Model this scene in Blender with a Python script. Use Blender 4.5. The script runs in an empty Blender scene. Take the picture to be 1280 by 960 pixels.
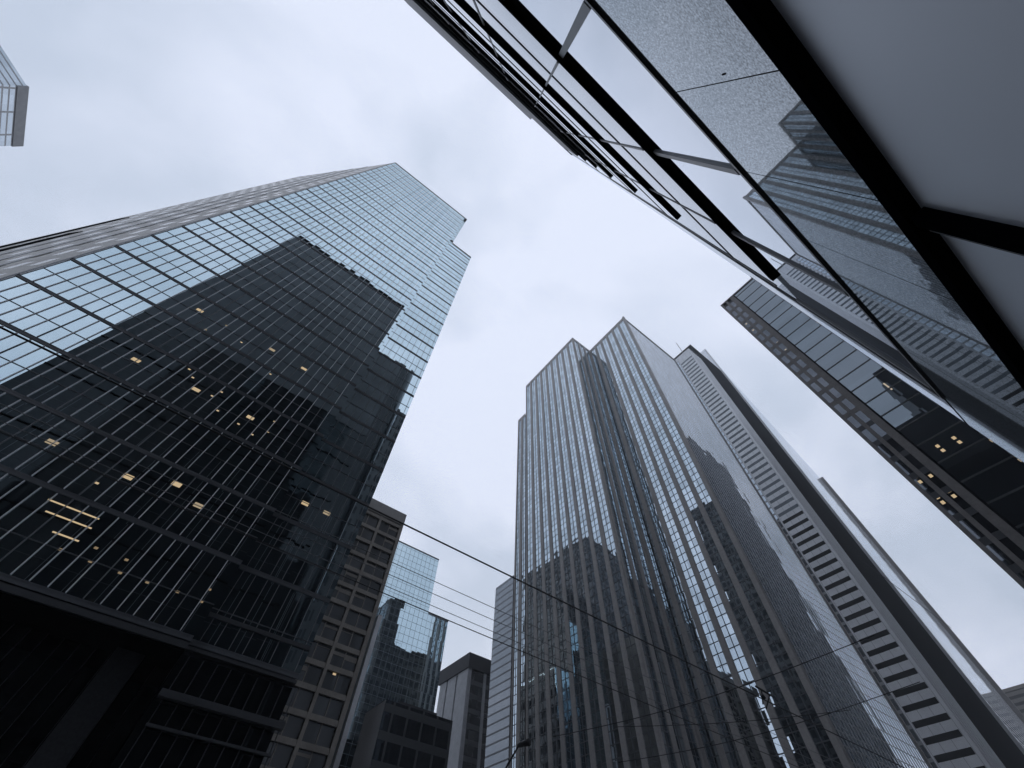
import bpy, bmesh, math, random
from mathutils import Matrix, Vector
random.seed(7)
scene = bpy.context.scene
COL = scene.collection
R = math.radians

# ------------------------------------------------------------------ camera, world, sun, exposure
EYE = 1.6
cam_d = bpy.data.cameras.new("camera")
cam = bpy.data.objects.new("camera", cam_d)
COL.objects.link(cam)
cam_d.sensor_fit = 'HORIZONTAL'
cam_d.sensor_width = 36.0
cam_d.lens = 36.0 * 511.4055 / 1280.0
cam_d.clip_start = 0.05
cam_d.clip_end = 6000
right = Vector((0.78948499, -0.61309528, 0.02876866))
down = Vector((0.52972053, 0.65694931, -0.53648277))
fwd = Vector((0.3100155, 0.43878445, 0.84342077))
up, back = -down, -fwd
cam.matrix_world = Matrix(((right.x, up.x, back.x, 0), (right.y, up.y, back.y, 0),
                           (right.z, up.z, back.z, EYE), (0, 0, 0, 1)))
scene.camera = cam

SUN_EL, SUN_AZ = R(17), R(39)
world = bpy.data.worlds.new("World")
scene.world = world
world.use_nodes = True
nt = world.node_tree
nt.nodes.clear()
N, L = nt.nodes.new, nt.links.new
out = N("ShaderNodeOutputWorld")
sky = N("ShaderNodeTexSky"); sky.sky_type = 'NISHITA'; sky.sun_disc = False
sky.sun_elevation = SUN_EL; sky.sun_rotation = SUN_AZ
bg1 = N("ShaderNodeBackground"); bg1.inputs[1].default_value = 0.08
L(sky.outputs[0], bg1.inputs[0])
tc = N("ShaderNodeTexCoord")
# cloud deck: direction divided by its height, so clouds flatten toward the horizon
sep = N("ShaderNodeSeparateXYZ"); L(tc.outputs['Generated'], sep.inputs[0])
zc = N("ShaderNodeMath"); zc.operation = 'MAXIMUM'; zc.inputs[1].default_value = 0.0; L(sep.outputs[2], zc.inputs[0])
za = N("ShaderNodeMath"); za.operation = 'ADD'; za.inputs[1].default_value = 0.35; L(zc.outputs[0], za.inputs[0])
dv = N("ShaderNodeVectorMath"); dv.operation = 'DIVIDE'; L(tc.outputs['Generated'], dv.inputs[0])
cmb = N("ShaderNodeCombineXYZ")
for i in range(3): L(za.outputs[0], cmb.inputs[i])
L(cmb.outputs[0], dv.inputs[1])
n1 = N("ShaderNodeTexNoise"); n1.inputs['Scale'].default_value = 2.3; n1.inputs['Detail'].default_value = 5
n1.inputs['Roughness'].default_value = 0.5; n1.inputs['Distortion'].default_value = 0.35
L(dv.outputs[0], n1.inputs['Vector'])
# brighter cloud where the hidden sun stands
gl = N("ShaderNodeVectorMath"); gl.operation = 'DOT_PRODUCT'
nv = N("ShaderNodeVectorMath"); nv.operation = 'NORMALIZE'; L(tc.outputs['Generated'], nv.inputs[0])
L(nv.outputs[0], gl.inputs[0])
gl.inputs[1].default_value = Vector((0.27, 0.12, 0.95)).normalized()
gm = N("ShaderNodeMapRange"); gm.inputs[1].default_value = 0.55; gm.inputs[2].default_value = 1.0
gm.inputs[3].default_value = -0.06; gm.inputs[4].default_value = 0.17
L(gl.outputs['Value'], gm.inputs[0])
ad = N("ShaderNodeMath"); ad.operation = 'ADD'; L(n1.outputs['Fac'], ad.inputs[0]); L(gm.outputs[0], ad.inputs[1])
cr = N("ShaderNodeValToRGB")
cr.color_ramp.elements[0].position = 0.40; cr.color_ramp.elements[0].color = (0.575, 0.655, 0.80, 1)
cr.color_ramp.elements[1].position = 0.62; cr.color_ramp.elements[1].color = (0.80, 0.86, 1.02, 1)
L(ad.outputs[0], cr.inputs[0])
bg2 = N("ShaderNodeBackground"); bg2.inputs[1].default_value = 1.17
L(cr.outputs[0], bg2.inputs[0])
mx = N("ShaderNodeMixShader"); mx.inputs[0].default_value = 0.93
L(bg1.outputs[0], mx.inputs[1]); L(bg2.outputs[0], mx.inputs[2]); L(mx.outputs[0], out.inputs[0])

sd = bpy.data.lights.new("sun", 'SUN'); sd.energy = 0.5; sd.angle = R(25); sd.color = (1, 0.96, 0.9)
so = bpy.data.objects.new("sun", sd); COL.objects.link(so)
sdir = Vector((math.sin(SUN_AZ) * math.cos(SUN_EL), math.cos(SUN_AZ) * math.cos(SUN_EL), math.sin(SUN_EL)))
so.rotation_euler = sdir.to_track_quat('Z', 'Y').to_euler()

vs = scene.view_settings
vs.view_transform = 'Standard'; vs.look = 'None'; vs.exposure = 0; vs.gamma = 1; vs.use_curve_mapping = False
scene.cycles.max_bounces = 8; scene.cycles.glossy_bounces = 5; scene.cycles.diffuse_bounces = 3
scene.cycles.caustics_reflective = False; scene.cycles.caustics_refractive = False

# ------------------------------------------------------------------ materials
def new_mat(name):
    m = bpy.data.materials.new(name); m.use_nodes = True
    m.node_tree.nodes.clear()
    return m, m.node_tree.nodes.new, m.node_tree.links.new

def math_node(N, L, op, a, b=None):
    n = N("ShaderNodeMath"); n.operation = op
    for i, v in enumerate((a, b)):
        if v is None: continue
        if isinstance(v, (int, float)): n.inputs[i].default_value = v
        else: L(v, n.inputs[i])
    return n.outputs[0]

def plain(name, col, rough=0.6, metal=0.0, vary=0.12, scale=0.6, spec=0.3, fine=0.0, fine_scale=40):
    m, N, L = new_mat(name)
    o = N("ShaderNodeOutputMaterial"); p = N("ShaderNodeBsdfPrincipled")
    p.inputs['Roughness'].default_value = rough; p.inputs['Metallic'].default_value = metal
    p.inputs['Specular IOR Level'].default_value = spec
    g = N("ShaderNodeNewGeometry")
    n = N("ShaderNodeTexNoise"); n.inputs['Scale'].default_value = scale; n.inputs['Detail'].default_value = 6
    L(g.outputs['Position'], n.inputs['Vector'])
    f = N("ShaderNodeMapRange"); f.inputs[1].default_value = 0.3; f.inputs[2].default_value = 0.7
    f.inputs[3].default_value = 1 - vary; f.inputs[4].default_value = 1 + vary
    L(n.outputs['Fac'], f.inputs[0]); fac = f.outputs[0]
    if fine:
        n2 = N("ShaderNodeTexNoise"); n2.inputs['Scale'].default_value = fine_scale; n2.inputs['Detail'].default_value = 3
        L(g.outputs['Position'], n2.inputs['Vector'])
        f2 = N("ShaderNodeMapRange"); f2.inputs[1].default_value = 0.3; f2.inputs[2].default_value = 0.7
        f2.inputs[3].default_value = 1 - fine; f2.inputs[4].default_value = 1 + fine
        L(n2.outputs['Fac'], f2.inputs[0])
        fac = math_node(N, L, 'MULTIPLY', fac, f2.outputs[0])
    v = N("ShaderNodeVectorMath"); v.operation = 'SCALE'; v.inputs[0].default_value = col
    L(fac, v.inputs['Scale']); L(v.outputs[0], p.inputs['Base Color'])
    L(p.outputs[0], o.inputs[0])
    return m

def glass(name, tint, f0, power, base, tilt=0.004, cell=(1.5, 3.7), off=(0.37, 0.0), pillow=0.0,
          grid=None, frame=(0.06, 0.065, 0.07), rough=0.0, frit=0.0, dirt=0.06):
    """Mirror-coated or clear curtain-wall glass: reflectance f0 head-on, rising at grazing angles; every pane
    leans a little differently. grid = (axis, pitch, line width, offset, storey, line height, z offset)."""
    m, N, L = new_mat(name)
    o = N("ShaderNodeOutputMaterial"); g = N("ShaderNodeNewGeometry")
    sc = N("ShaderNodeVectorMath"); sc.operation = 'MULTIPLY_ADD'
    L(g.outputs['Position'], sc.inputs[0])
    sc.inputs[1].default_value = (1 / cell[0], 1 / cell[0], 1 / cell[1])
    sc.inputs[2].default_value = (off[0], off[0], off[1])
    fl = N("ShaderNodeVectorMath"); fl.operation = 'FLOOR'; L(sc.outputs[0], fl.inputs[0])
    wn = N("ShaderNodeTexWhiteNoise"); wn.noise_dimensions = '3D'; L(fl.outputs[0], wn.inputs['Vector'])
    ce = N("ShaderNodeVectorMath"); ce.operation = 'SUBTRACT'; L(wn.outputs['Color'], ce.inputs[0]); ce.inputs[1].default_value = (.5, .5, .5)
    ti = N("ShaderNodeVectorMath"); ti.operation = 'SCALE'; ti.inputs['Scale'].default_value = tilt * 2; L(ce.outputs[0], ti.inputs[0])
    addn = N("ShaderNodeVectorMath"); addn.operation = 'ADD'; L(g.outputs['Normal'], addn.inputs[0]); L(ti.outputs[0], addn.inputs[1])
    nrm = addn.outputs[0]
    if pillow:
        fr = N("ShaderNodeVectorMath"); fr.operation = 'FRACTION'; L(sc.outputs[0], fr.inputs[0])
        fc = N("ShaderNodeVectorMath"); fc.operation = 'SUBTRACT'; L(fr.outputs[0], fc.inputs[0]); fc.inputs[1].default_value = (.5, .5, .5)
        fs = N("ShaderNodeVectorMath"); fs.operation = 'SCALE'; fs.inputs['Scale'].default_value = pillow; L(fc.outputs[0], fs.inputs[0])
        a2 = N("ShaderNodeVectorMath"); a2.operation = 'ADD'; L(nrm, a2.inputs[0]); L(fs.outputs[0], a2.inputs[1]); nrm = a2.outputs[0]
    nn = N("ShaderNodeVectorMath"); nn.operation = 'NORMALIZE'; L(nrm, nn.inputs[0]); nrm = nn.outputs[0]
    lw = N("ShaderNodeLayerWeight"); lw.inputs['Blend'].default_value = 0.5; L(nrm, lw.inputs['Normal'])
    pw = math_node(N, L, 'POWER', lw.outputs['Facing'], power)
    fac = math_node(N, L, 'ADD', math_node(N, L, 'MULTIPLY', pw, 1 - f0), f0)
    gs = N("ShaderNodeBsdfGlossy"); gs.inputs['Roughness'].default_value = rough
    L(nrm, gs.inputs['Normal'])
    # slight pane-to-pane change of tint
    mr = N("ShaderNodeMapRange"); mr.inputs[3].default_value = 1 - dirt; mr.inputs[4].default_value = 1 + dirt
    L(wn.outputs['Value'], mr.inputs[0])
    tv = N("ShaderNodeVectorMath"); tv.operation = 'SCALE'; tv.inputs[0].default_value = tint; L(mr.outputs[0], tv.inputs['Scale'])
    L(tv.outputs[0], gs.inputs['Color'])
    df = N("ShaderNodeBsdfDiffuse"); df.inputs['Color'].default_value = (*base, 1)
    if frit:
        vo = N("ShaderNodeTexNoise"); vo.inputs['Scale'].default_value = 46; vo.inputs['Detail'].default_value = 4
        vo.inputs['Roughness'].default_value = 0.75
        L(g.outputs['Position'], vo.inputs['Vector'])
        fm = N("ShaderNodeMapRange"); fm.inputs[1].default_value = 0.36; fm.inputs[2].default_value = 0.64
        fm.inputs[3].default_value = 1 - frit; fm.inputs[4].default_value = 1 + frit
        L(vo.outputs['Fac'], fm.inputs[0])
        fac = math_node(N, L, 'MULTIPLY', fac, fm.outputs[0])
        dv = N("ShaderNodeVectorMath"); dv.operation = 'SCALE'; dv.inputs[0].default_value = base
        L(fm.outputs[0], dv.inputs['Scale']); L(dv.outputs[0], df.inputs['Color'])
    mx = N("ShaderNodeMixShader"); L(fac, mx.inputs[0]); L(df.outputs[0], mx.inputs[1]); L(gs.outputs[0], mx.inputs[2])
    res = mx.outputs[0]
    if grid:
        ax, pitch, lw_, o_, storey, lh, zo = grid
        sp = N("ShaderNodeSeparateXYZ"); L(g.outputs['Position'], sp.inputs[0])
        def line(v, p, w, of):
            s = math_node(N, L, 'ADD', math_node(N, L, 'DIVIDE', v, p), 100 - of / p)
            f = math_node(N, L, 'FRACT', s)
            return math_node(N, L, 'LESS_THAN', f, w / p)
        msk = line(sp.outputs[2], storey, lh, zo)
        if pitch:
            msk = math_node(N, L, 'MAXIMUM', msk, line(sp.outputs[0 if ax == 'x' else 1], pitch, lw_, o_))
        fd = N("ShaderNodeBsdfPrincipled"); fd.inputs['Base Color'].default_value = (*frame, 1); fd.inputs['Roughness'].default_value = 0.45
        m2 = N("ShaderNodeMixShader"); L(msk, m2.inputs[0]); L(res, m2.inputs[1]); L(fd.outputs[0], m2.inputs[2]); res = m2.outputs[0]
    L(res, o.inputs[0])
    return m

def emit(name, col, s):
    m, N, L = new_mat(name)
    o = N("ShaderNodeOutputMaterial"); e = N("ShaderNodeEmission")
    e.inputs[0].default_value = (*col, 1); e.inputs[1].default_value = s
    L(e.outputs[0], o.inputs[0])
    return m

def grid_wall(name, col, dark, ax, pitch, fw, storey, fh, xo=0.0, zo=0.0, refl=0.25):
    """A wall of small punched windows seen from far: masonry with dark glossy openings."""
    m, N, L = new_mat(name)
    o = N("ShaderNodeOutputMaterial"); g = N("ShaderNodeNewGeometry")
    sp = N("ShaderNodeSeparateXYZ"); L(g.outputs['Position'], sp.inputs[0])
    def line(v, p, w, of):
        f = math_node(N, L, 'FRACT', math_node(N, L, 'ADD', math_node(N, L, 'DIVIDE', v, p), 100 - of / p))
        return math_node(N, L, 'LESS_THAN', f, w / p)
    msk = math_node(N, L, 'MULTIPLY', line(sp.outputs[0 if ax == 'x' else 1], pitch, fw, xo), line(sp.outputs[2], storey, fh, zo))
    a = N("ShaderNodeBsdfPrincipled"); a.inputs['Roughness'].default_value = 0.7
    n = N("ShaderNodeTexNoise"); n.inputs['Scale'].default_value = 0.5; n.inputs['Detail'].default_value = 6; L(g.outputs['Position'], n.inputs['Vector'])
    f = N("ShaderNodeMapRange"); f.inputs[3].default_value = 0.75; f.inputs[4].default_value = 1.25; L(n.outputs['Fac'], f.inputs[0])
    v = N("ShaderNodeVectorMath"); v.operation = 'SCALE'; v.inputs[0].default_value = col; L(f.outputs[0], v.inputs['Scale']); L(v.outputs[0], a.inputs['Base Color'])
    b = N("ShaderNodeBsdfPrincipled"); b.inputs['Base Color'].default_value = (*dark, 1); b.inputs['Roughness'].default_value = 0.08
    b.inputs['Specular IOR Level'].default_value = refl * 2
    mx = N("ShaderNodeMixShader"); L(msk, mx.inputs[0]); L(a.outputs[0], mx.inputs[1]); L(b.outputs[0], mx.inputs[2])
    L(mx.outputs[0], o.inputs[0])
    return m

M = {}
M['asphalt'] = plain('asphalt', (0.05, 0.05, 0.052), 0.85, fine=0.3, fine_scale=60)
M['paving'] = plain('paving', (0.30, 0.29, 0.28), 0.8, fine=0.2)
M['kerb'] = plain('kerb_stone', (0.33, 0.32, 0.31), 0.8)
M['paint'] = plain('road_paint', (0.7, 0.7, 0.68), 0.7)
M['dark_roof'] = plain('dark_roofing', (0.05, 0.05, 0.055), 0.8)
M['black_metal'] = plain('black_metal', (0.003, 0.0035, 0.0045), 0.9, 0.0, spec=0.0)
M['dark_metal'] = plain('dark_metal', (0.035, 0.037, 0.042), 0.4, 0.0)
M['grey_metal'] = plain('grey_metal', (0.20, 0.205, 0.215), 0.45, 0.1)
M['aluminium'] = plain('aluminium', (0.80, 0.81, 0.83), 0.4, 0.0)
M['rail_metal'] = plain('rail_metal', (0.10, 0.105, 0.115), 0.45)
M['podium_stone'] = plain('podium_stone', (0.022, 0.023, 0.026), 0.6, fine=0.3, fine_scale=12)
M['podium_metal'] = plain('podium_metal', (0.055, 0.057, 0.062), 0.5)
M['cable'] = plain('cable_rubber', (0.02, 0.02, 0.022), 0.6)
M['cable_grey'] = plain('cable_steel', (0.16, 0.17, 0.18), 0.5)
M['warm'] = emit('warm_lit_glass', (1.0, 0.76, 0.46), 0.55)
M['warm_mid'] = emit('soft_lit_glass', (1.0, 0.80, 0.54), 0.36)
M['warm_dim'] = emit('dim_lit_glass', (1.0, 0.74, 0.45), 0.22)
M['warm_pale'] = emit('pale_lit_glass', (1.0, 0.86, 0.68), 0.45)
# left tower
M['blue_glass'] = glass('blue_mirror_glass', (0.61, 0.735, 0.785), 0.93, 3, (0.01, 0.012, 0.015), 0.003, (0.69, 3.68), (0.42, -3.04 + 0.0), 0.002, dirt=0.03)
M['flush_glass'] = M['blue_glass']
M['chamfer_stone'] = grid_wall('chamfer_stone', (0.62, 0.60, 0.575), (0.30, 0.25, 0.20), 'x', 1.5, 0.62, 3.68, 1.7)
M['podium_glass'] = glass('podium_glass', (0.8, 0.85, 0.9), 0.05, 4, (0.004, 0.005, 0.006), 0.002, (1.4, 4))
# near tower
M['near_glass'] = glass('near_tower_glass', (0.93, 0.96, 0.99), 0.025, 4.2, (0.012, 0.014, 0.017), 0.0015, (2.67, 3.725), (0.06, 0.0), 0.001, dirt=0.03)
M['near_clear'] = glass('near_clear_glass', (0.90, 0.94, 0.99), 0.06, 1.55, (0.02, 0.022, 0.025), 0.0012, (2.67, 50), (0.06, 0.0), 0.0006, dirt=0.03)
M['louvre'] = plain('grey_louvre_metal', (0.10, 0.105, 0.115), 0.5, vary=0.2, scale=0.2)
M['granite'] = glass('fritted_granite_panel', (0.68, 0.74, 0.78), 0.05, 2.7, (0.075, 0.08, 0.085), 0.0012, (1.335, 50), (0.12, 0), 0.0006, frit=0.42, dirt=0.04, rough=0.02)
M['frosted'] = glass('frosted_storefront_glass', (0.78, 0.84, 0.90), 0.10, 3.0, (0.70, 0.74, 0.80), 0.001, (2.67, 50), (0.06, 0), 0, rough=0.45)
# centre tower
M['brown_stone'] = plain('brown_grey_stone', (0.34, 0.325, 0.315), 0.6, vary=0.1, scale=0.25, fine=0.1, fine_scale=2.5)
M['strip_glass_y'] = glass('strip_glass_side', (0.63, 0.715, 0.775), 0.80, 2, (0.01, 0.011, 0.013), 0.006, (1.1, 1.95), (0.37, 0.1), 0.004,
                           grid=None, dirt=0.18)
M['street_glass'] = glass('street_face_glass', (0.84, 0.89, 0.94), 0.60, 2.0, (0.012, 0.013, 0.015), 0.006, (1.3, 3.9), (0.37, 0.1), 0.004,
                          grid=('x', 0, 0, 0, 1.95, 0.2, 1.6), frame=(0.32, 0.32, 0.325), dirt=0.08)
# striped tower
M['pale_stone'] = plain('pale_stone', (0.62, 0.63, 0.65), 0.55, vary=0.08, scale=0.3)
M['ribbon_glass'] = glass('ribbon_glass', (0.5, 0.56, 0.62), 0.10, 2.5, (0.008, 0.009, 0.01), 0.004, (1.5, 3.9), (0.37, 0.1), 0.002)
M['band_glass'] = glass('dark_band_glass', (0.45, 0.5, 0.56), 0.05, 3.2, (0.01, 0.012, 0.015), 0.01, (4, 3.9), (0.37, 0.1), 0.004, dirt=0.2)
M['band_stone'] = plain('dark_band_stone', (0.016, 0.017, 0.019), 0.9, spec=0.0, vary=0.25, scale=0.06)
M['white_tower'] = glass('pale_tower_glass', (0.90, 0.93, 0.97), 0.50, 1.5, (0.25, 0.26, 0.27), 0.003, (3, 3.9), (0.37, 0.1), 0.002,
                         grid=('x', 6.0, 0.5, 0, 3.9, 0.9, 0), frame=(0.5, 0.51, 0.53))
# others
M['concrete'] = plain('brown_concrete', (0.25, 0.23, 0.205), 0.8, vary=0.15, scale=0.4, fine=0.12, fine_scale=3)
M['concrete_light'] = plain('grey_concrete', (0.30, 0.29, 0.28), 0.8, vary=0.12, scale=0.4)
M['dim_glass'] = glass('dim_window_glass', (0.28, 0.30, 0.32), 0.06, 5, (0.016, 0.015, 0.014), 0.012, (1.7, 3.55), (0.37, 0.1), 0.006, dirt=0.3)
M['teal_glass'] = glass('pale_blue_glass', (0.64, 0.77, 0.82), 0.93, 3, (0.01, 0.012, 0.014), 0.004, (1.5, 3.8), (0.37, 0.1), 0.002,
                        grid=('x', 1.3, 0.07, 0, 1.65, 0.08, 0), frame=(0.17, 0.21, 0.24), dirt=0.03)
M['dark_block'] = glass('dark_block_glass', (0.45, 0.5, 0.56), 0.12, 2.5, (0.012, 0.014, 0.017), 0.02, (1.5, 3.8), (0.37, 0.1), 0.01,
                        grid=('x', 3.0, 0.4, 0, 3.8, 1.2, 0), frame=(0.025, 0.028, 0.032), dirt=0.3)
M['side_glass'] = glass('side_glass', (0.62, 0.70, 0.78), 0.6, 2, (0.03, 0.03, 0.03), 0.004, (1.5, 3.8), (0.37, 0.1), 0.004,
                        grid=('y', 1.6, 0.2, 0, 3.8, 0.9, 0), frame=(0.25, 0.26, 0.27))
M['cornice'] = plain('dark_cornice', (0.045, 0.047, 0.052), 0.7)
M['grey_pier'] = plain('grey_pier', (0.42, 0.43, 0.45), 0.6)
M['grey_windows'] = glass('grey_windows', (0.55, 0.6, 0.66), 0.12, 3, (0.03, 0.033, 0.037), 0.02, (2.2, 3.8), (0.37, 0.1), 0.01,
                          grid=('x', 0, 0, 0, 3.8, 1.3, 0), frame=(0.09, 0.095, 0.105), dirt=0.4)
M['tl_glass'] = glass('grey_tower_glass', (0.68, 0.75, 0.80), 0.72, 2, (0.08, 0.08, 0.085), 0.004, (3, 3.8), (0.37, 0.1), 0.003,
                      grid=('y', 7.5, 0.6, 86.5, 1.9, 0.5, 0), frame=(0.30, 0.31, 0.325))
M['r_stone'] = plain('dark_brown_stone', (0.16, 0.15, 0.145), 0.7, vary=0.15, scale=0.5, fine=0.1, fine_scale=4)
M['r_glass'] = glass('dark_mirror_glass', (0.25, 0.285, 0.315), 0.75, 3, (0.01, 0.011, 0.013), 0.004, (6.2, 3.7), (0.37, 0.1), 0.003, dirt=0.05)
M['r_window'] = glass('brown_tower_window_glass', (0.20, 0.215, 0.24), 0.6, 3, (0.01, 0.01, 0.011), 0.004, (0.9, 3.7), (0.37, 0.1), 0.003, dirt=0.12)
M['hidden_wall'] = glass('dark_office_wall', (0.4, 0.45, 0.5), 0.03, 5, (0.02, 0.023, 0.027), 0.006, (1.5, 3.8), (0.37, 0.1), 0.002,
                         grid=('x', 3.0, 1.0, 0, 3.8, 1.6, 0), frame=(0.05, 0.052, 0.056), dirt=0.2)
M['hidden_side'] = glass('dark_office_side', (0.4, 0.45, 0.5), 0.03, 5, (0.02, 0.023, 0.027), 0.006, (1.5, 3.8), (0.37, 0.1), 0.002,
                         grid=('y', 3.0, 1.0, 0, 3.8, 1.6, 0), frame=(0.07, 0.072, 0.076), dirt=0.2)

# ------------------------------------------------------------------ mesh helpers
class MB:
    def __init__(self): self.v = []; self.f = []
    def quad(self, a, b, c, d):
        i = len(self.v); self.v += [a, b, c, d]; self.f.append((i, i + 1, i + 2, i + 3)); return self
    def box(self, x0, x1, y0, y1, z0, z1):
        i = len(self.v)
        self.v += [(x0, y0, z0), (x1, y0, z0), (x1, y1, z0), (x0, y1, z0), (x0, y0, z1), (x1, y0, z1), (x1, y1, z1), (x0, y1, z1)]
        self.f += [tuple(i + k for k in q) for q in ((0, 3, 2, 1), (4, 5, 6, 7), (0, 1, 5, 4), (1, 2, 6, 5), (2, 3, 7, 6), (3, 0, 4, 7))]
        return self
    def prism(self, pts, z0, z1):
        """pts counter-clockwise seen from above"""
        i = len(self.v); n = len(pts)
        self.v += [(x, y, z0) for x, y in pts] + [(x, y, z1) for x, y in pts]
        self.f.append(tuple(i + k for k in reversed(range(n)))); self.f.append(tuple(i + n + k for k in range(n)))
        for k in range(n):
            j = (k + 1) % n
            self.f.append((i + k, i + j, i + n + j, i + n + k))
        return self
    def obox(self, p, q, depth, z0, z1, t0=0.0, t1=1.0):
        """box along the plan line p->q, sticking out by depth to the right of its direction"""
        dx, dy = q[0] - p[0], q[1] - p[1]; l = math.hypot(dx, dy); nx, ny = dy / l, -dx / l
        a = (p[0] + dx * t0, p[1] + dy * t0); b = (p[0] + dx * t1, p[1] + dy * t1)
        c = (b[0] + nx * depth, b[1] + ny * depth); d = (a[0] + nx * depth, a[1] + ny * depth)
        pts = [a, b, c, d]
        ar = sum(pts[k][0] * pts[(k + 1) % 4][1] - pts[(k + 1) % 4][0] * pts[k][1] for k in range(4))
        return self.prism(pts if ar > 0 else pts[::-1], z0, z1)
    def tube(self, pts, r, seg=8, r2=None):
        pts = [Vector(p) for p in pts]; n = len(pts); base = len(self.v)
        for k, p in enumerate(pts):
            t = (pts[min(k + 1, n - 1)] - pts[max(k - 1, 0)]).normalized()
            a = t.cross(Vector((0, 0, 1)))
            a = Vector((1, 0, 0)) if a.length < 1e-4 else a.normalized()
            b = t.cross(a)
            rr = r if r2 is None else r + (r2 - r) * k / max(1, n - 1)
            for s in range(seg):
                w = 2 * math.pi * s / seg
                self.v.append(tuple(p + a * math.cos(w) * rr + b * math.sin(w) * rr))
        for k in range(n - 1):
            for s in range(seg):
                s2 = (s + 1) % seg
                self.f.append((base + k * seg + s, base + k * seg + s2, base + (k + 1) * seg + s2, base + (k + 1) * seg + s))
        self.f.append(tuple(base + s for s in reversed(range(seg)))); self.f.append(tuple(base + (n - 1) * seg + s for s in range(seg)))
        return self
    def build(self, name, mat, parent=None, label=None, smooth=False):
        loc = Vector((0, 0, 0))
        p = parent
        while p is not None: loc += p.location; p = p.parent
        me = bpy.data.meshes.new(name)
        me.from_pydata([(v[0] - loc.x, v[1] - loc.y, v[2] - loc.z) for v in self.v], [], self.f)
        me.materials.append(mat)
        bm = bmesh.new(); bm.from_mesh(me); bmesh.ops.recalc_face_normals(bm, faces=bm.faces) if len(self.f) > 1 else None
        bm.to_mesh(me); bm.free()
        if smooth:
            for f in me.polygons: f.use_smooth = True
        o = bpy.data.objects.new(name, me); COL.objects.link(o)
        if parent: o.parent = parent
        if label: o['label'] = label
        return o

def thing(name, label, cat, loc=(0, 0, 0), group=None):
    o = bpy.data.objects.new(name, None); COL.objects.link(o); o.location = loc
    o['label'] = label; o['category'] = cat
    if group: o['group'] = group
    return o

def struct(name, mb, mat, label=None):
    o = mb.build(name, mat); o['kind'] = 'structure'
    if label: o['label'] = label
    return o

# ------------------------------------------------------------------ ground and streets (x runs along the main street)
Z = EYE                       # heights below are given above the eye and lifted by Z
g = MB(); g.quad((-3000, -3000, -0.01), (3000, -3000, -0.01), (3000, 3000, -0.01), (-3000, 3000, -0.01))
struct('ground', g, M['paving'])
g = MB(); g.quad((-400, 3.0, 0.0), (900, 3.0, 0.0), (900, 20.0, 0.0), (-400, 20.0, 0.0)); struct('road', g, M['asphalt'])
g = MB(); g.quad((32, 20.0, 0.0), (62, 20.0, 0.0), (62, 400, 0.0), (32, 400, 0.0)); struct('side_street', g, M['asphalt'])
g = MB()
for k in range(60): g.box(-200 + k * 8, -197 + k * 8, 11.45, 11.6, 0.001, 0.005)
struct('lane_marking', g, M['paint'])
struct('pavement', MB().box(-400, 9.5, -1.25, 2.85, 0.0, 0.12), M['paving'])
struct('far_pavement', MB().box(-400, 31.8, 20.15, 25.9, 0.0, 0.12), M['paving'])
struct('kerb', MB().box(-400, 9.5, 2.85, 3.0, -0.005, 0.14), M['kerb'])
struct('far_kerb', MB().box(-400, 31.8, 20.0, 20.15, -0.005, 0.14), M['kerb'])

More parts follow.
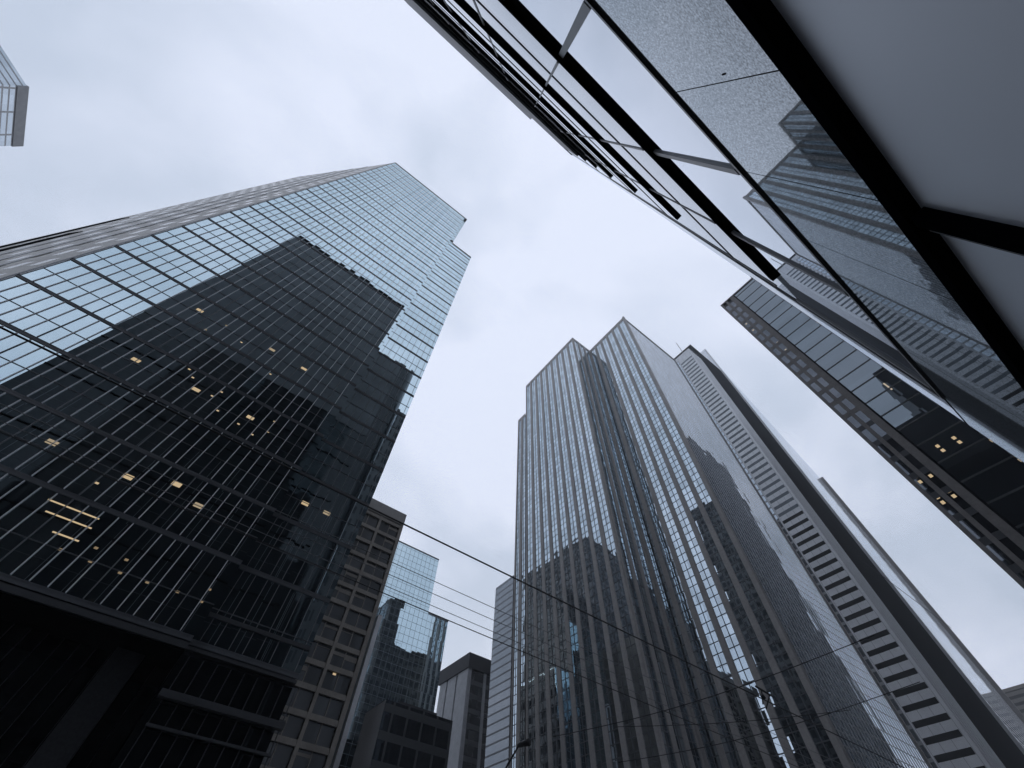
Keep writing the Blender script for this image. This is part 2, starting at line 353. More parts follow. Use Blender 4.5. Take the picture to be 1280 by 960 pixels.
# ------------------------------------------------------------------ blue glass tower on the left
def blue_tower():
    t = thing('glass_office_tower', 'tall blue mirror glass tower at left with stepped roof and dark reflection in it', 'skyscraper', (-7, 41, 0))
    XL, XB, XS, XR, Y, YR = -20.3, 0.45, 1.1, 5.95, 26.0, 26.35
    cham = ((-38.3, 44.0), (XL, Y))
    top, low = 113.5 + Z, 89.5 + Z
    # core walls just behind the glass
    MB().prism([(XL, Y + .5), (XS - .02, Y + .5), (XS - .02, 58), (-38.3, 58), (-38.3, 44.6)], 9.05 + Z, top - 0.1).build('core_wall', M['dark_metal'], t)
    MB().prism([(XS - .02, YR + .3), (XR - .05, YR + .3), (XR - .05, 58), (XS - .02, 58)], 9.05 + Z, low - 0.1).build('side_core_wall', M['dark_metal'], t)
    MB().obox((-38.3, 44.0), (XL, Y), -0.5, 9.05 + Z, top).build('chamfer_wall', M['chamfer_stone'], t, 'pale stone chamfer seen edge-on')
    p, q = cham
    for s0, s1, z1 in ((0.20, 0.27, 49), (0.05, 0.11, 60)):
        MB().obox(p, q, 0.06, 9 + Z, z1, s0, s1).build('dark_slot', M['black_metal'], t)
    for s0 in (0.38, 0.55, 0.70, 0.98):
        MB().obox(p, q, 0.06, 9 + Z, top, s0, s0 + 0.02).build('stone_fin', M['pale_stone'] if s0 < .9 else M['dark_metal'], t)
    # storeys
    lines = [9.54] + [13.55 + 3.68 * k for k in range(28)]
    for k in range(len(lines) - 1):
        z0, z1 = lines[k] + Z, lines[k + 1] + Z
        g = MB(); g.quad((XL, Y, z0), (XB, Y, z0), (XB, Y, z1), (XL, Y, z1))
        g.quad((XB, Y, z0), (XB, YR, z0), (XB, YR, z1), (XB, Y, z1))
        xr = XR if z0 < low - 1 else XS
        zz = min(z1, low) if xr == XR else z1
        g.quad((XB, YR, z0), (xr, YR, z0), (xr, YR, zz), (XB, YR, zz))
        if xr == XR: g.quad((xr, YR, z0), (xr, 57.9, z0), (xr, 57.9, zz), (xr, YR, zz))
        else: g.quad((xr, YR, z0), (xr, 57.9, z0), (xr, 57.9, zz), (xr, YR, zz))
        g.build('window_band', M['blue_glass'], t)
        # spandrel between two thin dark rails
        h = .10
        s = MB()
        for (a, b, y) in ((XL, XB, Y), (XB + .005, xr, YR)):
            s.box(a, b, y - .035, y - .001, z0 - h, z0 + h)
        s.build('spandrel', M['rail_metal'], t)
        s = MB()
        for (a, b, y) in ((XL, XB + .003, Y), (XB + .008, xr + .003, YR)):
            for dz in (-h - .03, h - .03): s.box(a, b, y - .05, y - .0015, z0 + dz, z0 + dz + .05)
            s.box(a, b, y - .03, y - .002, z0 + 1.62, z0 + 1.66)
        s.build('rail', M['rail_metal'], t)
    # vertical mullions, broken at each spandrel
    x = XL + .01; i = 0
    while x < XB:
        m_ = MB()
        for k in range(len(lines) - 1):
            m_.box(x - .021, x + .021, Y - .055, Y - .003, lines[k] + Z + .16, lines[k + 1] + Z - .16)
        dim = i in (6, 12, 18, 23, 28)
        m_.build('mullion', M['grey_metal'] if dim else M['aluminium'], t)
        x += .692; i += 1
    x = XB + .35
    while x < XR:
        m_ = MB()
        for k in range(len(lines) - 1):
            if x > XS and lines[k + 1] > low - Z + .5: break
            m_.box(x - .016, x + .016, YR - .04, YR - .003, lines[k] + Z + .16, lines[k + 1] + Z - .16)
        m_.build('mullion', M['grey_metal'], t)
        x += .692
    # roofs and crown
    MB().box(XL, XS, Y - .06, Y + .5, top - .75, top).build('parapet', M['grey_metal'], t)
    MB().box(XS, XR, YR - .06, YR + .5, low - .7, low).build('parapet', M['grey_metal'], t)
    MB().box(-30, 0, 60, 76, 0.02, 140).build('rear_block', M['hidden_wall'], t)
    MB().box(0.005, 0.02, 60.1, 75.9, 0.02, 139).build('rear_side_wall', M['hidden_side'], t)
    # podium: fascia, recess, dark glass, pier, canopies
    MB().box(XL - 12, XB, Y - .12, Y + .4, 9.06 + Z, 9.32 + Z).build('podium_fascia', M['podium_metal'], t)
    MB().box(XB + .01, XR, YR - .09, YR + .3, 9.20 + Z, 9.34 + Z).build('podium_fascia', M['podium_metal'], t)
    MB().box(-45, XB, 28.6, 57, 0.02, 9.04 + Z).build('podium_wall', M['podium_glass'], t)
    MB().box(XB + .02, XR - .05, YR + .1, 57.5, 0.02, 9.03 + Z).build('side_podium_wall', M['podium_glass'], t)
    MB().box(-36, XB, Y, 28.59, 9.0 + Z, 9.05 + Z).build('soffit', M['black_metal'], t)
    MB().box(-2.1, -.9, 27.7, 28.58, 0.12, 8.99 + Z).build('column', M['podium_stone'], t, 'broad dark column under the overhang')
    MB().box(-9.5, -8.3, 27.7, 28.58, 0.12, 8.99 + Z).build('column', M['dark_metal'], t)
    for k in range(9):
        x = XB + .35 + k * .66
        MB().box(x - .02, x + .02, YR + .03, YR + .095, 0.12, 9.0 + Z).build('podium_mullion', M['podium_metal'], t)
    for k in range(12):
        x = -7.5 + k * .66
        if -2.2 < x < -.8: continue
        MB().box(x - .015, x + .015, 28.54, 28.595, 0.12, 9.0 + Z).build('podium_mullion', M['dark_metal'], t)
    MB().box(XB + .08, XR + .2, YR - .35, YR + .02, 7.28 + Z, 7.55 + Z).build('canopy', M['podium_metal'], t)
    MB().box(XB + .3, XR + .2, YR - .15, YR + .025, 6.32 + Z, 6.42 + Z).build('canopy_rail', M['podium_metal'], t)
    MB().box(XB + .03, XR, YR - .1, YR + .02, 10.75 + Z, 10.95 + Z).build('canopy_rail', M['podium_metal'], t)
    # lit rooms behind the glass
    lights = [(-12.78, 30.28), (-12.05, 22.89), (-8.25, 22.97), (-6.91, 30.49), (-3.98, 30.39), (-4.45, 22.95), (-10.68, 15.63),
              (-6.95, 15.53), (-4.89, 16.24), (-3.24, 15.59), (1.84, 18.83), (3.41, 18.86)]
    for x, c in lights:
        y = Y if x < XB else YR
        g = MB(); g.box(x - .24, x + .24, y - .006, y - .003, c + Z - .14, c + Z + .14)
        g.build('lit_window', random.choice((M['warm'], M['warm'], M['warm_mid'])), t)
    small = [(-10.65, 30.27), (-11.28, 28.65), (-9.01, 23.78), (-7.26, 23.11), (-7.04, 23.82), (-4.73, 21.98), (-2.91, 22.51), (-3.03, 23.63),
             (-7.73, 14.58), (-6.52, 11.19), (-5.5, 11.75), (-5.25, 11.14), (-4.13, 11.72), (-3.95, 11.11), (-2.73, 11.12), (-1.35, 11.17),
             (-0.16, 11.76), (-0.15, 11.12), (-9.6, 24.3), (-6.3, 22.2), (-3.6, 21.7), (-5.6, 27.8), (-8.9, 29.4)]
    for x, c in small:
        MB().box(x - .08, x + .08, Y - .006, Y - .003, c + Z - .05, c + Z + .06).build('ceiling_lamp', M['warm_dim'] if c < 14 else M['warm'], t)
    for x0, x1, c in ((-8.6, -6.36, 13.0), (-8.25, -6.28, 12.48), (-7.35, -6.25, 11.77)):
        MB().box(x0, x1, Y - .006, Y - .003, c + Z - .035, c + Z + .035).build('light_strip', M['warm'], t)
blue_tower()

# ------------------------------------------------------------------ near glass tower overhead on the right
def near_tower():
    t = thing('glass_tower', 'dark framed glass tower straight overhead at top right, its panels mirroring other towers', 'skyscraper', (-10, -15, 0))
    X0, X1, XE, Y = -30.0, 9.0, 6.9, -1.3
    HI, LO, XS = 105 + Z, 81 + Z, 0.3
    MB().prism([(X0, -30), (XS, -30), (XS, Y - .35), (X0, Y - .35)], 0.02, HI).build('core_wall', M['dark_metal'], t)
    MB().prism([(XS, -30), (8.2, -30), (8.9, -4.0), (8.2, Y - .4), (XS, Y - .35)], 0.02, LO).build('wing_core_wall', M['dark_metal'], t)
    MB().box(-26, -2, -29, -17, HI, 131).build('plant_room', M['dark_metal'], t)
    joints = [-.16 + 2.665 * n for n in range(-11, 4)]      # ... -0.16 2.5 5.17 7.83
    joints = [X0] + [j for j in joints if j > X0 + 1] + [X1]
    # storefront, stone band, clear band: panel by panel
    for a, b in zip(joints, joints[1:]):
        MB().quad((a, Y, 0.12), (b, Y, 0.12), (b, Y, 3.14 + Z), (a, Y, 3.14 + Z)).build('storefront_panel', M['frosted'], t)
        m_ = (a + b) / 2
        for c, d in ((a, m_), (m_, b)):
            MB().quad((c + .006, Y, 3.3 + Z), (d - .006, Y, 3.3 + Z), (d - .006, Y, 5.94 + Z), (c + .006, Y, 5.94 + Z)).build('stone_panel', M['granite'], t)
        MB().quad((a, Y, 6.03 + Z), (b, Y, 6.03 + Z), (b, Y, 10.09 + Z), (a, Y, 10.09 + Z)).build('window', M['near_clear'], t)
    MB().box(X0, X1, Y - .05, Y - .012, 3.2 + Z, 10.05 + Z).build('joint_backing', M['black_metal'], t)
    for j in joints[1:-1]:
        MB().box(j - .05, j + .05, Y + .001, Y + .09, 0.12, 3.1 + Z).build('storefront_mullion', M['black_metal'], t)
        MB().box(j + .055, j + .15, Y + .001, Y + .05, 0.12, 3.1 + Z).build('storefront_mullion', M['dark_metal'], t)
        MB().box(j - .055, j + .055, Y + .001, Y + .035, 6.06 + Z, 10.14 + Z).build('window_joint', M['grey_metal'], t)
    MB().box(X0, XE + .6, Y - .2, Y + .10, 3.15 + Z, 3.29 + Z).build('canopy_beam', M['black_metal'], t, 'thick black beam over the storefront')
    MB().box(X0, X1 - .9, Y - .01, Y + .03, 5.95 + Z, 6.02 + Z).build('rail', M['dark_metal'], t)
    # storeys above
    base = 10.18; pitch = 7.6; k = 0
    while True:
        c0 = base + pitch * k
        if c0 > 49: break
        top_x = X1 if c0 + Z < LO - 2 else XS
        xe = XE if top_x == X1 else XS
        hb = .085
        MB().box(X0, xe, Y - .02, Y + .11, c0 - hb + Z, c0 + hb + Z).build('spandrel', M['black_metal'], t)
        z0, z1 = c0 - hb + Z, c0 + pitch - hb + Z
        zm = c0 + pitch / 2 + Z
        lim = LO if top_x == X1 else HI
        for a, b in ((z0, zm), (zm, z1)):
            b = min(b, lim)
            if b <= a: continue
            MB().quad((X0, Y, a), (top_x, Y, a), (top_x, Y, b), (X0, Y, b)).build('window_band', M['near_glass'], t)
            if top_x == X1 and c0 + pitch + Z > LO - 2:   # the part that goes on above the wing
                pass
        if zm < lim: MB().box(X0, xe + 1.2, Y - .01, Y + .02, zm - .03, zm + .03).build('rail', M['dark_metal'], t)
        k += 1
    zc = base + pitch * k - .085 + Z
    MB().box(XS + .001, XE, Y - .01, Y + .11, zc, LO - 1.0).build('louvre_panel', M['louvre'], t)
    MB().quad((XE, Y, zc), (X1, Y, zc), (X1, Y, LO - 1), (XE, Y, LO - 1)).build('window_band', M['near_glass'], t)
    for j in joints[1:-1]:
        MB().box(j - .03, j + .03, Y + .001, Y + .02, 11.2 + Z, min(LO, 40)).build('window_joint', M['grey_metal'], t)
    MB().box(1.092, 1.102, Y + .001, Y + .006, 4.33 + Z, 4.40 + Z).build('fixing', M['black_metal'], t)
    MB().box(8.06, 8.14, Y + .001, Y + .03, 6.05 + Z, LO).build('corner_joint', M['dark_metal'], t)
    MB().box(X0, XS, Y - .01, Y + .11, zc, HI - 1.401).build('louvre_panel', M['louvre'], t)
    # rounded glass corner and the end wall
    c = MB(); cx, cy, r = X1, Y - 1.6, 1.6
    pts = [(cx + r * math.sin(a), cy + r * math.cos(a)) for a in [R(90) * k / 10 for k in range(11)]] + [(X1 + r, -30)]
    for (x0, y0), (x1, y1) in zip(pts, pts[1:]):
        c.quad((x0, y0, 0.12), (x1, y1, 0.12), (x1, y1, LO), (x0, y0, LO))
    c.build('corner_glass', M['near_glass'], t)
    MB().box(X0, XS, Y - .3, Y + .12, HI - 1.4, HI).build('parapet', M['black_metal'], t)
    MB().box(XS, X1, Y - .3, Y + .08, LO - 1.0, LO).build('parapet', M['dark_metal'], t)
near_tower()

# ------------------------------------------------------------------ pier-and-strip walls
def strip_wall(t, axis, at, s0, s1, n, z0, z1, outward, glass_m, pier_m, pw=1.25, depth=.2, floors=1.95, lines_m=None, skip_first=False):
    """n bays between s0 and s1 along axis ('x' or 'y') on the plane 'at'; outward = -1 or 1; one strip and one pier each."""
    p = (s1 - s0) / n
    def bx(mb, a, b, d0, d1, zz0, zz1):
        lo, hi = sorted((at + outward * d0, at + outward * d1))
        return mb.box(a, b, lo, hi, zz0, zz1) if axis == 'x' else mb.box(lo, hi, a, b, zz0, zz1)
    for k in range(n + 1):
        c = s0 + p * k
        if k == 0 and skip_first: continue
        a, b = c - pw / 2, c + pw / 2
        if k == 0: a = c
        if k == n: b = c
        bx(MB(), a, b, -.1, depth, z0, z1).build('pier', pier_m, t)
    for k in range(n):
        a, b = s0 + p * k + pw / 2, s0 + p * (k + 1) - pw / 2
        if k == 0: a = s0 + pw / 2
        g = MB()
        g.quad(*(((a, at, z0), (b, at, z0), (b, at, z1 - 2), (a, at, z1 - 2)) if axis == 'x' else ((at, a, z0), (at, b, z0), (at, b, z1 - 2), (at, a, z1 - 2))))
        st = g.build('window_strip', glass_m, t)
        f = MB(); m_ = (a + b) / 2
        bx(f, m_ - .06, m_ + .06, 0.002, .08, z0, z1 - 2)
        zz = z0 + floors
        while zz < z1 - 2.3:
            bx(f, a, m_ - .062, 0.002, .05, zz - .07, zz + .07); bx(f, m_ + .062, b, 0.002, .05, zz - .07, zz + .07)
            zz += floors
        f.build('frame', lines_m or M['rail_metal'], st)
        bx(MB(), a, b, -.05, depth - .05, z1 - 2, z1 - .002).build('head_panel', pier_m, t)

def centre_tower():
    t = thing('stone_pier_tower', 'grey stone tower with vertical piers and a sawtooth roofline of two peaks in the centre', 'skyscraper', (90, 60, 0))
    H, HS = 177 + Z, 154 + Z
    MB().prism([(83.0, 31.7), (117.7, 31.7), (117.7, 95), (71.9, 95), (71.9, 53.9), (83.0, 53.9)], 0.02, HS - .3).build('core_wall', M['dark_metal'], t)
    MB().prism([(83.0, 31.7), (117.7, 31.7), (117.7, 88.4), (71.9, 88.4), (71.9, 53.9), (83.0, 53.9)], HS - .3, H - .2).build('upper_core_wall', M['dark_metal'], t)
    strip_wall(t, 'y', 82.7, 31.2, 53.4, 6, 0.1, H, -1, M['strip_glass_y'], M['brown_stone'])
    strip_wall(t, 'y', 71.5, 53.4, 88.5, 9, 0.1, H, -1, M['strip_glass_y'], M['brown_stone'])
    strip_wall(t, 'y', 71.5, 88.5, 94.3, 2, 0.1, HS, -1, M['strip_glass_y'], M['brown_stone'], skip_first=True)
    strip_wall(t, 'x', 53.4, 71.5, 82.2, 3, 0.1, H, -1, M['strip_glass_y'], M['brown_stone'])
    MB().box(82.2, 83.3, 30.7, 31.6, 0.1, H).build('corner_pier', M['brown_stone'], t)
    # street face: tight vertical fins over glass
    n = 9; p = (117.6 - 83.35) / n
    for k in range(n):
        a, b = 83.35 + p * k, 83.35 + p * (k + 1)
        st = MB().quad((a, 31.2, 0.1), (b, 31.2, 0.1), (b, 31.2, H - 1.5), (a, 31.2, H - 1.5)).build('window_strip', M['street_glass'], t)
        for j in range(3):
            x = a + p * (j + .5) / 3
            MB().box(x - .09, x + .09, 31.13, 31.197, 0.1, H - 1.5).build('fin', M['fin_metal'], st)
    MB().box(83.31, 118, 31.0, 31.6, H - 1.5, H).build('parapet', M['brown_stone'], t)
    MB().box(117.6, 118.0, 30.9, 31.6, 0.1, H - 1.502).build('corner_pier', M['brown_stone'], t)
    # low annex against the back
    MB().box(71.9, 95, 95.2, 103.4, 0.02, 75 + Z).build('annex_wall', M['dark_metal'], t)
    MB().box(71.1, 72, 94.35, 103.5, 0.02, 75.2 + Z).build('annex_front', M['annex'], t)
M['fin_metal'] = plain('pale_fin_metal', (0.45, 0.455, 0.465), 0.4, 0.2)
M['annex'] = glass('annex_stone', (0.7, 0.75, 0.8), 0.16, 2.5, (0.15, 0.155, 0.165), 0.004, (1.5, 3.9), (0.37, 0.1), 0.002,
                   grid=('y', 0, 0, 0, 1.95, 0.35, 0), frame=(0.12, 0.12, 0.13))
centre_tower()

def striped_tower():
    t = thing('striped_office_tower', 'pale stone tower ribbed with short dark window ribbons, beside the dark vertical band', 'skyscraper', (210, 50, 0))
    H, X, Yc, Yb = 281 + Z, 188.0, 36.5, 66.0
    MB().box(X, 204, Yc, Yb, 0.02, H).build('wall', M['pale_stone'], t)
    for y in (40.9, 44.2):
        MB().box(X - .015, X + .1, y - .05, y + .05, 0.1, H - 2).build('panel_joint', M['grey_metal'], t)
    for y in (37.55, 47.55):
        MB().box(X - .015, X + .1, y - .04, y + .04, 0.1, H - 2).build('panel_joint', M['rail_metal'], t)
    z = 14.0
    while z < H - 8:
        MB().box(X - .03, X + .5, 37.7, 47.4, z, z + 1.55).build('window_ribbon', M['ribbon_glass'], t)
        z += 3.9
    g = MB(); g.quad((X - .02, 48.0, 0.1), (X - .02, Yb, 0.1), (X - .02, Yb, H - 4), (X - .02, 48.0, H - 4)); g.build('side_glazing', M['side_glass'], t)
    MB().box(204.01, 243, Yc + .02, Yb - 1, 0.02, 309).build('glass_band', M['band_stone'], t, 'dark band running the full height')
    MB().box(X + 3, X + 3.4, 42, 42.4, H, H + 22).build('mast', M['grey_metal'], t)
    for k in range(6):
        x = 189.2 + k * 2.6
        MB().box(x - .15, x + .15, Yc - .25, Yc - .002, 0.1, H).build('fin', M['pale_stone'], t)
striped_tower()

def pale_tower():
    t = thing('pale_tower', 'very tall pale tower beyond the striped tower with a dark pier at its edge', 'skyscraper', (365, 55, 0))
    H = 345 + Z
    p, q = (243.3, 36.6), (487.0, 60.7)
    MB().obox(p, q, -40, 0.02, H).build('wall', M['white_tower'], t)
    MB().obox(p, q, 3.0, 0.02, H + 1, 0.965, 1.0).build('corner_pier', M['r_stone'], t, 'dark stone pier at the far corner')
    MB().obox(p, q, 1.2, 0.02, H, 0.0, 0.012).build('corner_pier', M['pale_stone'], t)
pale_tower()

def low_block():
    t = thing('low_brown_block', 'brown masonry block at the bottom right corner beyond the pale tower', 'building', (560, 60, 0))
    MB().box(516, 640, 38, 90, 0.02, 147 + Z).build('wall', M['brown_block'], t)
    MB().box(515.5, 641, 37.5, 90.5, 147 + Z, 149 + Z).build('parapet', M['concrete'], t)
M['brown_block'] = grid_wall('brown_block_wall', (0.20, 0.185, 0.17), (0.03, 0.03, 0.03), 'x', 4, 2.0, 4.0, 1.8)
low_block()

# ------------------------------------------------------------------ dark brown tower on the right, half behind the near tower
def right_tower():
    t = thing('dark_brown_tower', 'dark brown stone and glass tower at right edge with two columns of small windows', 'skyscraper', (86, -15, 0))
    X, H = 72.0, 112.6 + Z
    MB().box(X + .3, 79, -28, -.05, 0.02, H - .05).build('core_wall', M['dark_metal'], t)
    MB().box(79.01, 104, -28, .02, 0.02, 94 + Z).build('rear_wing', M['hidden_wall'], t)
    for y0, y1 in ((-.50, .05), (-1.95, -1.35), (-3.95, -2.85)):
        MB().box(X - .12, X + .5, y0, y1, 0.02, H).build('pier', M['r_stone'], t)
    for y0, y1 in ((-1.35, -.50), (-2.85, -1.95)):
        z = 6.0; k = 0
        while z < H - 3:
            w = MB().quad((X, y0, z + .5), (X, y1, z + .5), (X, y1, z + 3.2), (X, y0, z + 3.2)).build('window', M['r_window'], t)
            if z > 58:
                MB().box(X - .06, X + .3, y0, y1, z - .48, z + .498).build('spandrel', M['r_stone'], t)
            else:
                MB().box(X - .03, X + .3, y0, y1, z - .48, z + .498).build('spandrel', M['dark_metal'], t)
            z += 3.68
    MB().box(X - .02, X + .4, -4.25, -3.951, 0.02, H).build('joint', M['black_metal'], t)
    z = 6.0
    while z < H - 1:
        z1 = min(z + 3.68, H)
        MB().quad((X, -10.35, z), (X, -4.25, z), (X, -4.25, z1), (X, -10.35, z1)).build('window_band', M['r_glass'], t)
        MB().box(X - .05, X - .002, -10.35, -4.252, z - .13, z + .13).build('spandrel', M['dark_metal'], t)
        z += 3.68
    MB().box(X - .15, X + .4, -11.6, -10.352, 0.02, H).build('pier', M['cornice'], t)
    MB().quad((X, -28, 0.1), (X, -11.6, 0.1), (X, -11.6, H), (X, -28, H)).build('glass_wall', M['r_glass'], t)
    MB().quad((X + .5, .04, 0.1), (79, .04, 0.1), (79, .04, H), (X + .5, .04, H)).build('street_wall', M['hidden_wall'], t)
    MB().box(X - .18, 79.2, -28, .08, H, H + .5).build('parapet', M['r_stone'], t)
    for y, c in ((-.93, 44.2), (-2.4, 44.25), (-.93, 40.4), (-2.4, 40.5), (-5.9, 46.6), (-8.0, 46.5), (-8.35, 60.1), (-2.4, 82.3), (-2.4, 85.8), (-.93, 98.8), (-.93, 95)):
        m_ = M['warm'] if c < 60 else M['warm_pale']
        if c == 60.1:
            MB().box(X - .01, X - .004, y - .12, y + .12, c + Z - 1.0, c + Z + 1.0).build('lit_window', m_, t); continue
        for dz in ((-.45, .45) if c < 60 else (0,)):
            MB().box(X - .01, X - .004, y - .2, y + .2, c + dz + Z - .25, c + dz + Z + .25).build('lit_window', m_, t)
right_tower()

# ------------------------------------------------------------------ smaller buildings in the gap
def brown_building():
    t = thing('concrete_office_block', 'brown concrete office block with wide paired windows behind the blue glass tower', 'building', (10, 95, 0))
    Y, XR, H = 84.0, 28.7, 68.9 + Z
    MB().box(-8, XR, Y + .8, 108, 0.02, H - .1).build('wall', M['concrete'], t)
    cols = [(-8.0, -7.0), (-1.0, 0.0), (6.0, 6.6), (12.6, 13.3), (16.9, 17.3), (22.5, 23.1), (27.9, XR)]
    for a, b in cols: MB().box(a, b, Y - .25, Y + .9, 0.02, 65.5 + Z).build('pier', M['concrete'], t)
    MB().box(-8, XR, Y - .3, Y + .9, 65.7 + Z, H).build('parapet', M['concrete_light'], t)
    z = 65.4 + Z - 3.55
    while z > 2:
        MB().box(-8, XR - .8, Y - .12, Y + .85, z + 2.75, z + 3.55).build('spandrel', M['concrete'], t)
        for (a, b), (c, d) in zip(cols[2:], cols[3:]):
            w = MB().quad((b, Y + .35, z), (c, Y + .35, z), (c, Y + .35, z + 2.75), (b, Y + .35, z + 2.75)).build('window', M['dim_glass'], t)
            m_ = (b + c) / 2
            fr = MB().box(m_ - .08, m_ + .08, Y + .2, Y + .345, z, z + 2.75)
            if random.random() < .35:
                hb = random.uniform(.4, 1.2)
                fr.box(b + .01, m_ - .085, Y + .28, Y + .34, z + 2.75 - hb, z + 2.349)
            if random.random() < .3:
                fr.box(m_ + .085, c - .01, Y + .28, Y + .34, z + 2.75 - random.uniform(.4, 1.4), z + 2.349)
            fr.build('blind', M['concrete'], w)
        z -= 3.55
    MB().box(24.4, 25.0, Y + .33, Y + .345, 33.9, 34.2).build('lit_window', M['warm'], t)
brown_building()

def blue_block():
    t = thing('stepped_glass_block', 'pale blue glass block with a lower right shoulder, behind the brown concrete offices', 'building', (40, 108, 0))
    Y = 98.0; H1, H2, XA, XB = 71.5 + Z, 56.3 + Z, 46.8, 52.9
    MB().box(32, XA, Y, 116, 0.02, H1).build('tower_glazing', M['teal_glass'], t)
    MB().box(XA + .01, XB, Y + .05, 115, 0.02, H2).build('shoulder_glazing', M['teal_glass'], t)
    MB().box(XA + .005, XA + .04, Y + .1, 115.9, H2 + .6, H1 - .1).build('side_wall', M['hidden_side'], t)
    MB().box(XB + .005, XB + .04, Y + .15, 114.9, 0.02, H2 - .1).build('side_wall', M['hidden_side'], t)
    MB().box(33.8, 34.8, Y - 1.0, Y - .01, 0.02, 51.2 + Z).build('corner_pier', M['pale_stone'], t, 'bright slim pier up the left edge')
    MB().box(32, XA + .05, Y - .05, Y + .6, H1, H1 + .4).build('parapet', M['grey_metal'], t)
    MB().box(XA + .06, XB + .05, Y, Y + .6, H2, H2 + .4).build('parapet', M['grey_metal'], t)
blue_block()

def dark_block():
    t = thing('low_dark_block', 'low black glass block with its left side painted pale as mirrored sky, before the pale blue block', 'building', (41, 86, 0))
    MB().box(34.4, 48.5, 82, 89.9, 0.02, 30.5 + Z).build('wall', M['dark_block'], t)
    MB().quad((34.38, 82.0, 4), (34.38, 89.9, 4), (34.38, 89.9, 30.4 + Z), (34.38, 82.0, 30.4 + Z)).build('side_panel', M['pale_stone'], t)  # glass side; the pale colour stands in for sky reflected in it
    MB().box(38, 46, 84, 88, 30.5 + Z, 31.6 + Z).build('plant_room', M['cornice'], t)
dark_block()

def grey_building():
    t = thing('grey_corniced_building', 'grey pier building under a heavy dark cornice, beside the centre tower', 'building', (88, 140, 0))
    X, Y, H = 80.6, 130.0, 67.8 + Z
    MB().box(X, 112, Y, 147, 0.02, 63.3 + Z).build('wall', M['grey_windows'], t)
    MB().box(X - .8, 113, Y - .8, 148, 63.4 + Z, H).build('cornice', M['cornice'], t)
    for x0, x1 in ((X - .15, X + .9), (86.6, 87.5), (92.7, 93.6), (98.8, 99.7)):
        MB().box(x0, x1, Y - .45, Y - .01, 0.02, 63.35 + Z).build('pier', M['grey_pier'], t)
    for y0, y1 in ((Y - .3, Y + 6.0), (Y + 6.8, Y + 12.0), (Y + 12.8, Y + 17.0)):
        MB().box(X - .4, X - .01, y0, y1, 0.02, 63.35 + Z).build('side_panel', M['grey_pier'], t)
    MB().box(X - .2, 112, Y - .3, Y - .02, 38, 39.2).build('string_course', M['cornice'], t)
grey_building()

def corner_left_tower():
    t = thing('far_grey_tower', 'far grey glass tower whose top corner shows at the upper left edge', 'skyscraper', (-150, 90, 0))
    H = 150 + Z
    pts = [(-126.5, 86), (-126.3, 105.8), (-175, 105.8), (-175, 50), (-160, 53)]
    MB().prism([(-126.4, 86), (-126.4, 105.7), (-185, 105.7), (-185, 60), (-155, 60)], 0.02, H).build('wall', M['tl_glass'], t)
    MB().prism([(-126.2, 85.9), (-126.2, 105.9), (-127, 105.9), (-127, 85.9)], H - 3, H + .4).build('parapet', M['grey_metal'], t)
corner_left_tower()

# ------------------------------------------------------------------ buildings out of frame that only the mirrors show
def backdrop(name, label, x0, x1, y0, y1, h, extra=()):
    t = thing(name, label, 'building', ((x0 + x1) / 2, (y0 + y1) / 2, 0))
    MB().box(x0, x1, y0, y1, 0.02, h).build('wall', M['hidden_wall'], t)
    MB().box(x0 - .02, x0 - .005, y0 + .1, y1 - .1, 0.02, h - 1).build('side_wall', M['hidden_side'], t)
    MB().box(x1 + .005, x1 + .02, y0 + .1, y1 - .1, 0.02, h - 1).build('side_wall', M['hidden_side'], t)
    for a, b, c, d, z in extra: MB().box(a, b, c, d, h, z).build('plant_room', M['dark_metal'], t)
    MB().box(x0 - .2, x1 + .2, y0 - .2, y1 + .2, h, h + 1).build('parapet', M['dark_metal'], t)
backdrop('office_building', 'dark offices seen only mirrored at right edge of the blue glass tower', 14, 40, -70, -38, 112, ((20, 30, -60, -45, 118),))
backdrop('office_building', 'dark slab across the street, mirrored in the centre tower street face', 135, 219, -45, -4, 199, ())
backdrop('office_building', 'dark tower standing behind the blue glass tower, mirrored in the stone pier tower', -66, -5, 132, 185, 150, ((-35, -20, 140, 170, 156),))

backdrop('office_building', 'dark slab behind the brown offices, mirrored low in the stone pier tower', -40, 26, 118, 129, 98 + Z)
# ------------------------------------------------------------------ overhead wires and street lamp
def cable(name, label, pts, r, mat, cat='cable', group=None):
    o = MB().tube(pts, r, 6).build(name, mat); o['label'] = label; o['category'] = cat
    if group: o['group'] = group
    return o
def run(y, c, x0=-14, x1=62, sag=.05, n=24):
    return [(x0 + (x1 - x0) * k / n, y, c + Z - sag * math.sin(math.pi * k / n)) for k in range(n + 1)]
cable('overhead_cable', 'thickest black overhead cable, uppermost of the street cables', run(7.56, 6.0), .018, M['cable'], group='street cables')
cable('overhead_cable', 'thin grey overhead wire just below the thickest cable', run(8.98, 6.0), .008, M['cable_grey'], group='street cables')
cable('overhead_cable', 'middle one of the three thin grey overhead wires', run(9.47, 6.0), .008, M['cable_grey'], group='street cables')
cable('overhead_cable', 'lowest one of the three thin grey overhead wires', run(9.97, 6.0), .008, M['cable_grey'], group='street cables')
cable('overhead_cable', 'black overhead cable running just under the three thin wires', run(10.3, 6.0), .012, M['cable'], group='street cables')
for k, dy in enumerate((0, -.9)):
    y0 = 36.0 + dy
    cable('guy_cable', ('upper' if k else 'lower') + ' of two dark parallel cables stretched across the pale tower',
          [(222, y0, y0 / .311 + Z), (300, y0, y0 / .311 + Z)], .12, M['cable'], group='twin cables before the pale tower')
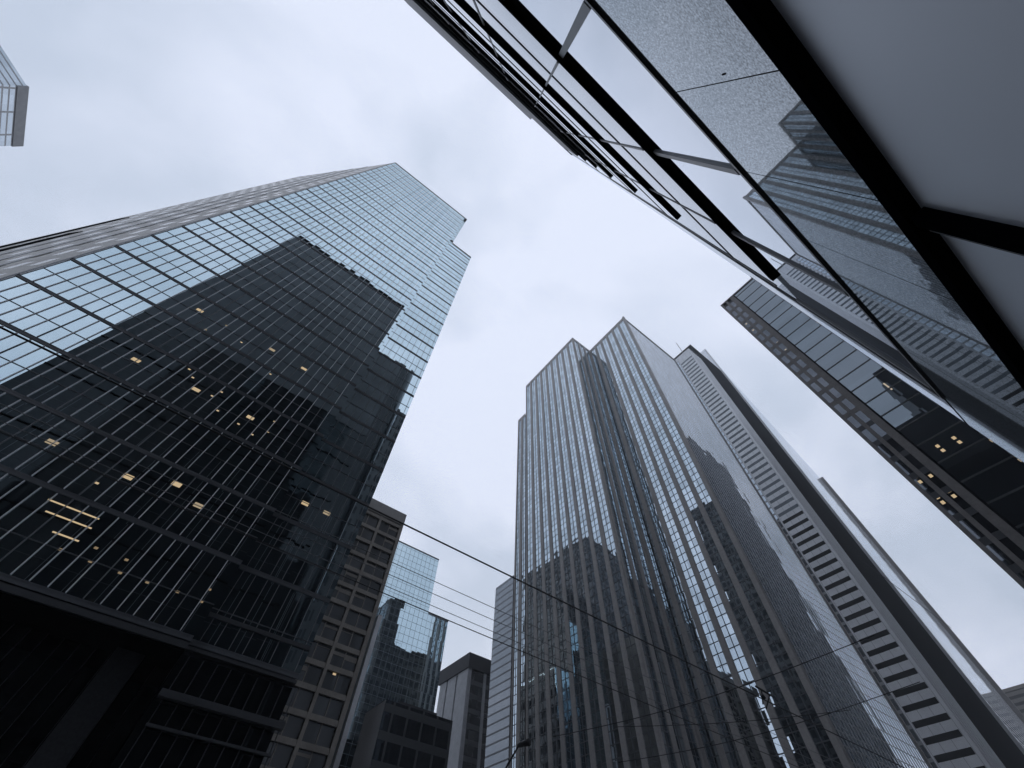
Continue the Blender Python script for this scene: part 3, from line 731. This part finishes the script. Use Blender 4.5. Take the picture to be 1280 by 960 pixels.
def span(label, a, b, r=.012, n=14, sag=.25):
    a, b = Vector(a), Vector(b)
    pts = [a.lerp(b, k / n) - Vector((0, 0, sag * math.sin(math.pi * k / n))) for k in range(n + 1)]
    return cable('span_wire', label, [tuple(p) for p in pts], r, M['cable'], 'wire', 'tram span wires')
span('span wire nearest the street lamp crossing the centre tower base', (15.2, 3.4, 7.75), (13.0, 14.5, 7.5))
span('span wire at the far side of the tangle before the centre tower', (19.4, 4.0, 7.9), (17.0, 15.0, 7.6))
span('slanting span wire tying the two crossing wires together', (13.6, 11.8, 7.3), (18.9, 6.2, 7.6), .010, sag=.1)
t = thing('wire_hanger', 'small black wire hanger bracket in the tangle of tram wires at bottom right', 'hanger', (15.6, 7.3, 7.4))
MB().tube([(15.2, 7.25, 7.62), (16.2, 7.3, 7.60)], .03, 8).build('bracket', M['cable'], t)
MB().tube([(15.5, 7.25, 7.62), (15.5, 7.4, 7.25)], .02, 8).build('dropper', M['cable'], t)
MB().tube([(16.0, 7.3, 7.60), (16.0, 7.6, 7.3)], .02, 8).build('dropper', M['cable'], t)
MB().tube([(15.45, 7.3, 7.48), (15.55, 7.3, 7.40)], .06, 10).build('insulator', M['cable'], t)

t = thing('street_lamp', 'black curved-arm street lamp in front of the centre tower base', 'street lamp', (17.2, 24.0, 0.12))
arm = [(17.25, 24.0, 7.9), (17.2, 23.5, 8.55), (16.8, 22.3, 8.9), (16.3, 21.0, 9.08), (16.0, 20.4, 9.1)]
MB().tube([(17.25, 24.0, 0.12), (17.25, 24.0, 7.95)], .10, 12, .07).build('pole', M['cable'], t, smooth=True)
MB().tube(arm, .05, 10, .04).build('arm', M['cable'], t, smooth=True)
MB().tube([(16.05, 20.5, 9.1), (16.02, 20.3, 9.09), (16.0, 19.9, 9.06), (15.98, 19.6, 9.03)], .08, 12, .15).build('lamp_head', M['cable'], t, smooth=True)
MB().tube([(17.25, 24.0, 0.12), (17.25, 24.0, 0.9)], .19, 12, .15).build('base', M['cable'], t, smooth=True)

# ------------------------------------------------------------------ damp city air
hz = MB().box(-420, 960, -420, 520, -1.2, 372).build('haze', bpy.data.materials.new('damp_air'))
hz['kind'] = 'stuff'
hm = hz.data.materials[0]; hm.use_nodes = True; hm.node_tree.nodes.clear()
ho = hm.node_tree.nodes.new("ShaderNodeOutputMaterial"); hv = hm.node_tree.nodes.new("ShaderNodeVolumePrincipled")
hv.inputs['Color'].default_value = (0.90, 0.93, 0.97, 1); hv.inputs['Density'].default_value = 0.00048
hm.node_tree.links.new(hv.outputs[0], ho.inputs['Volume'])
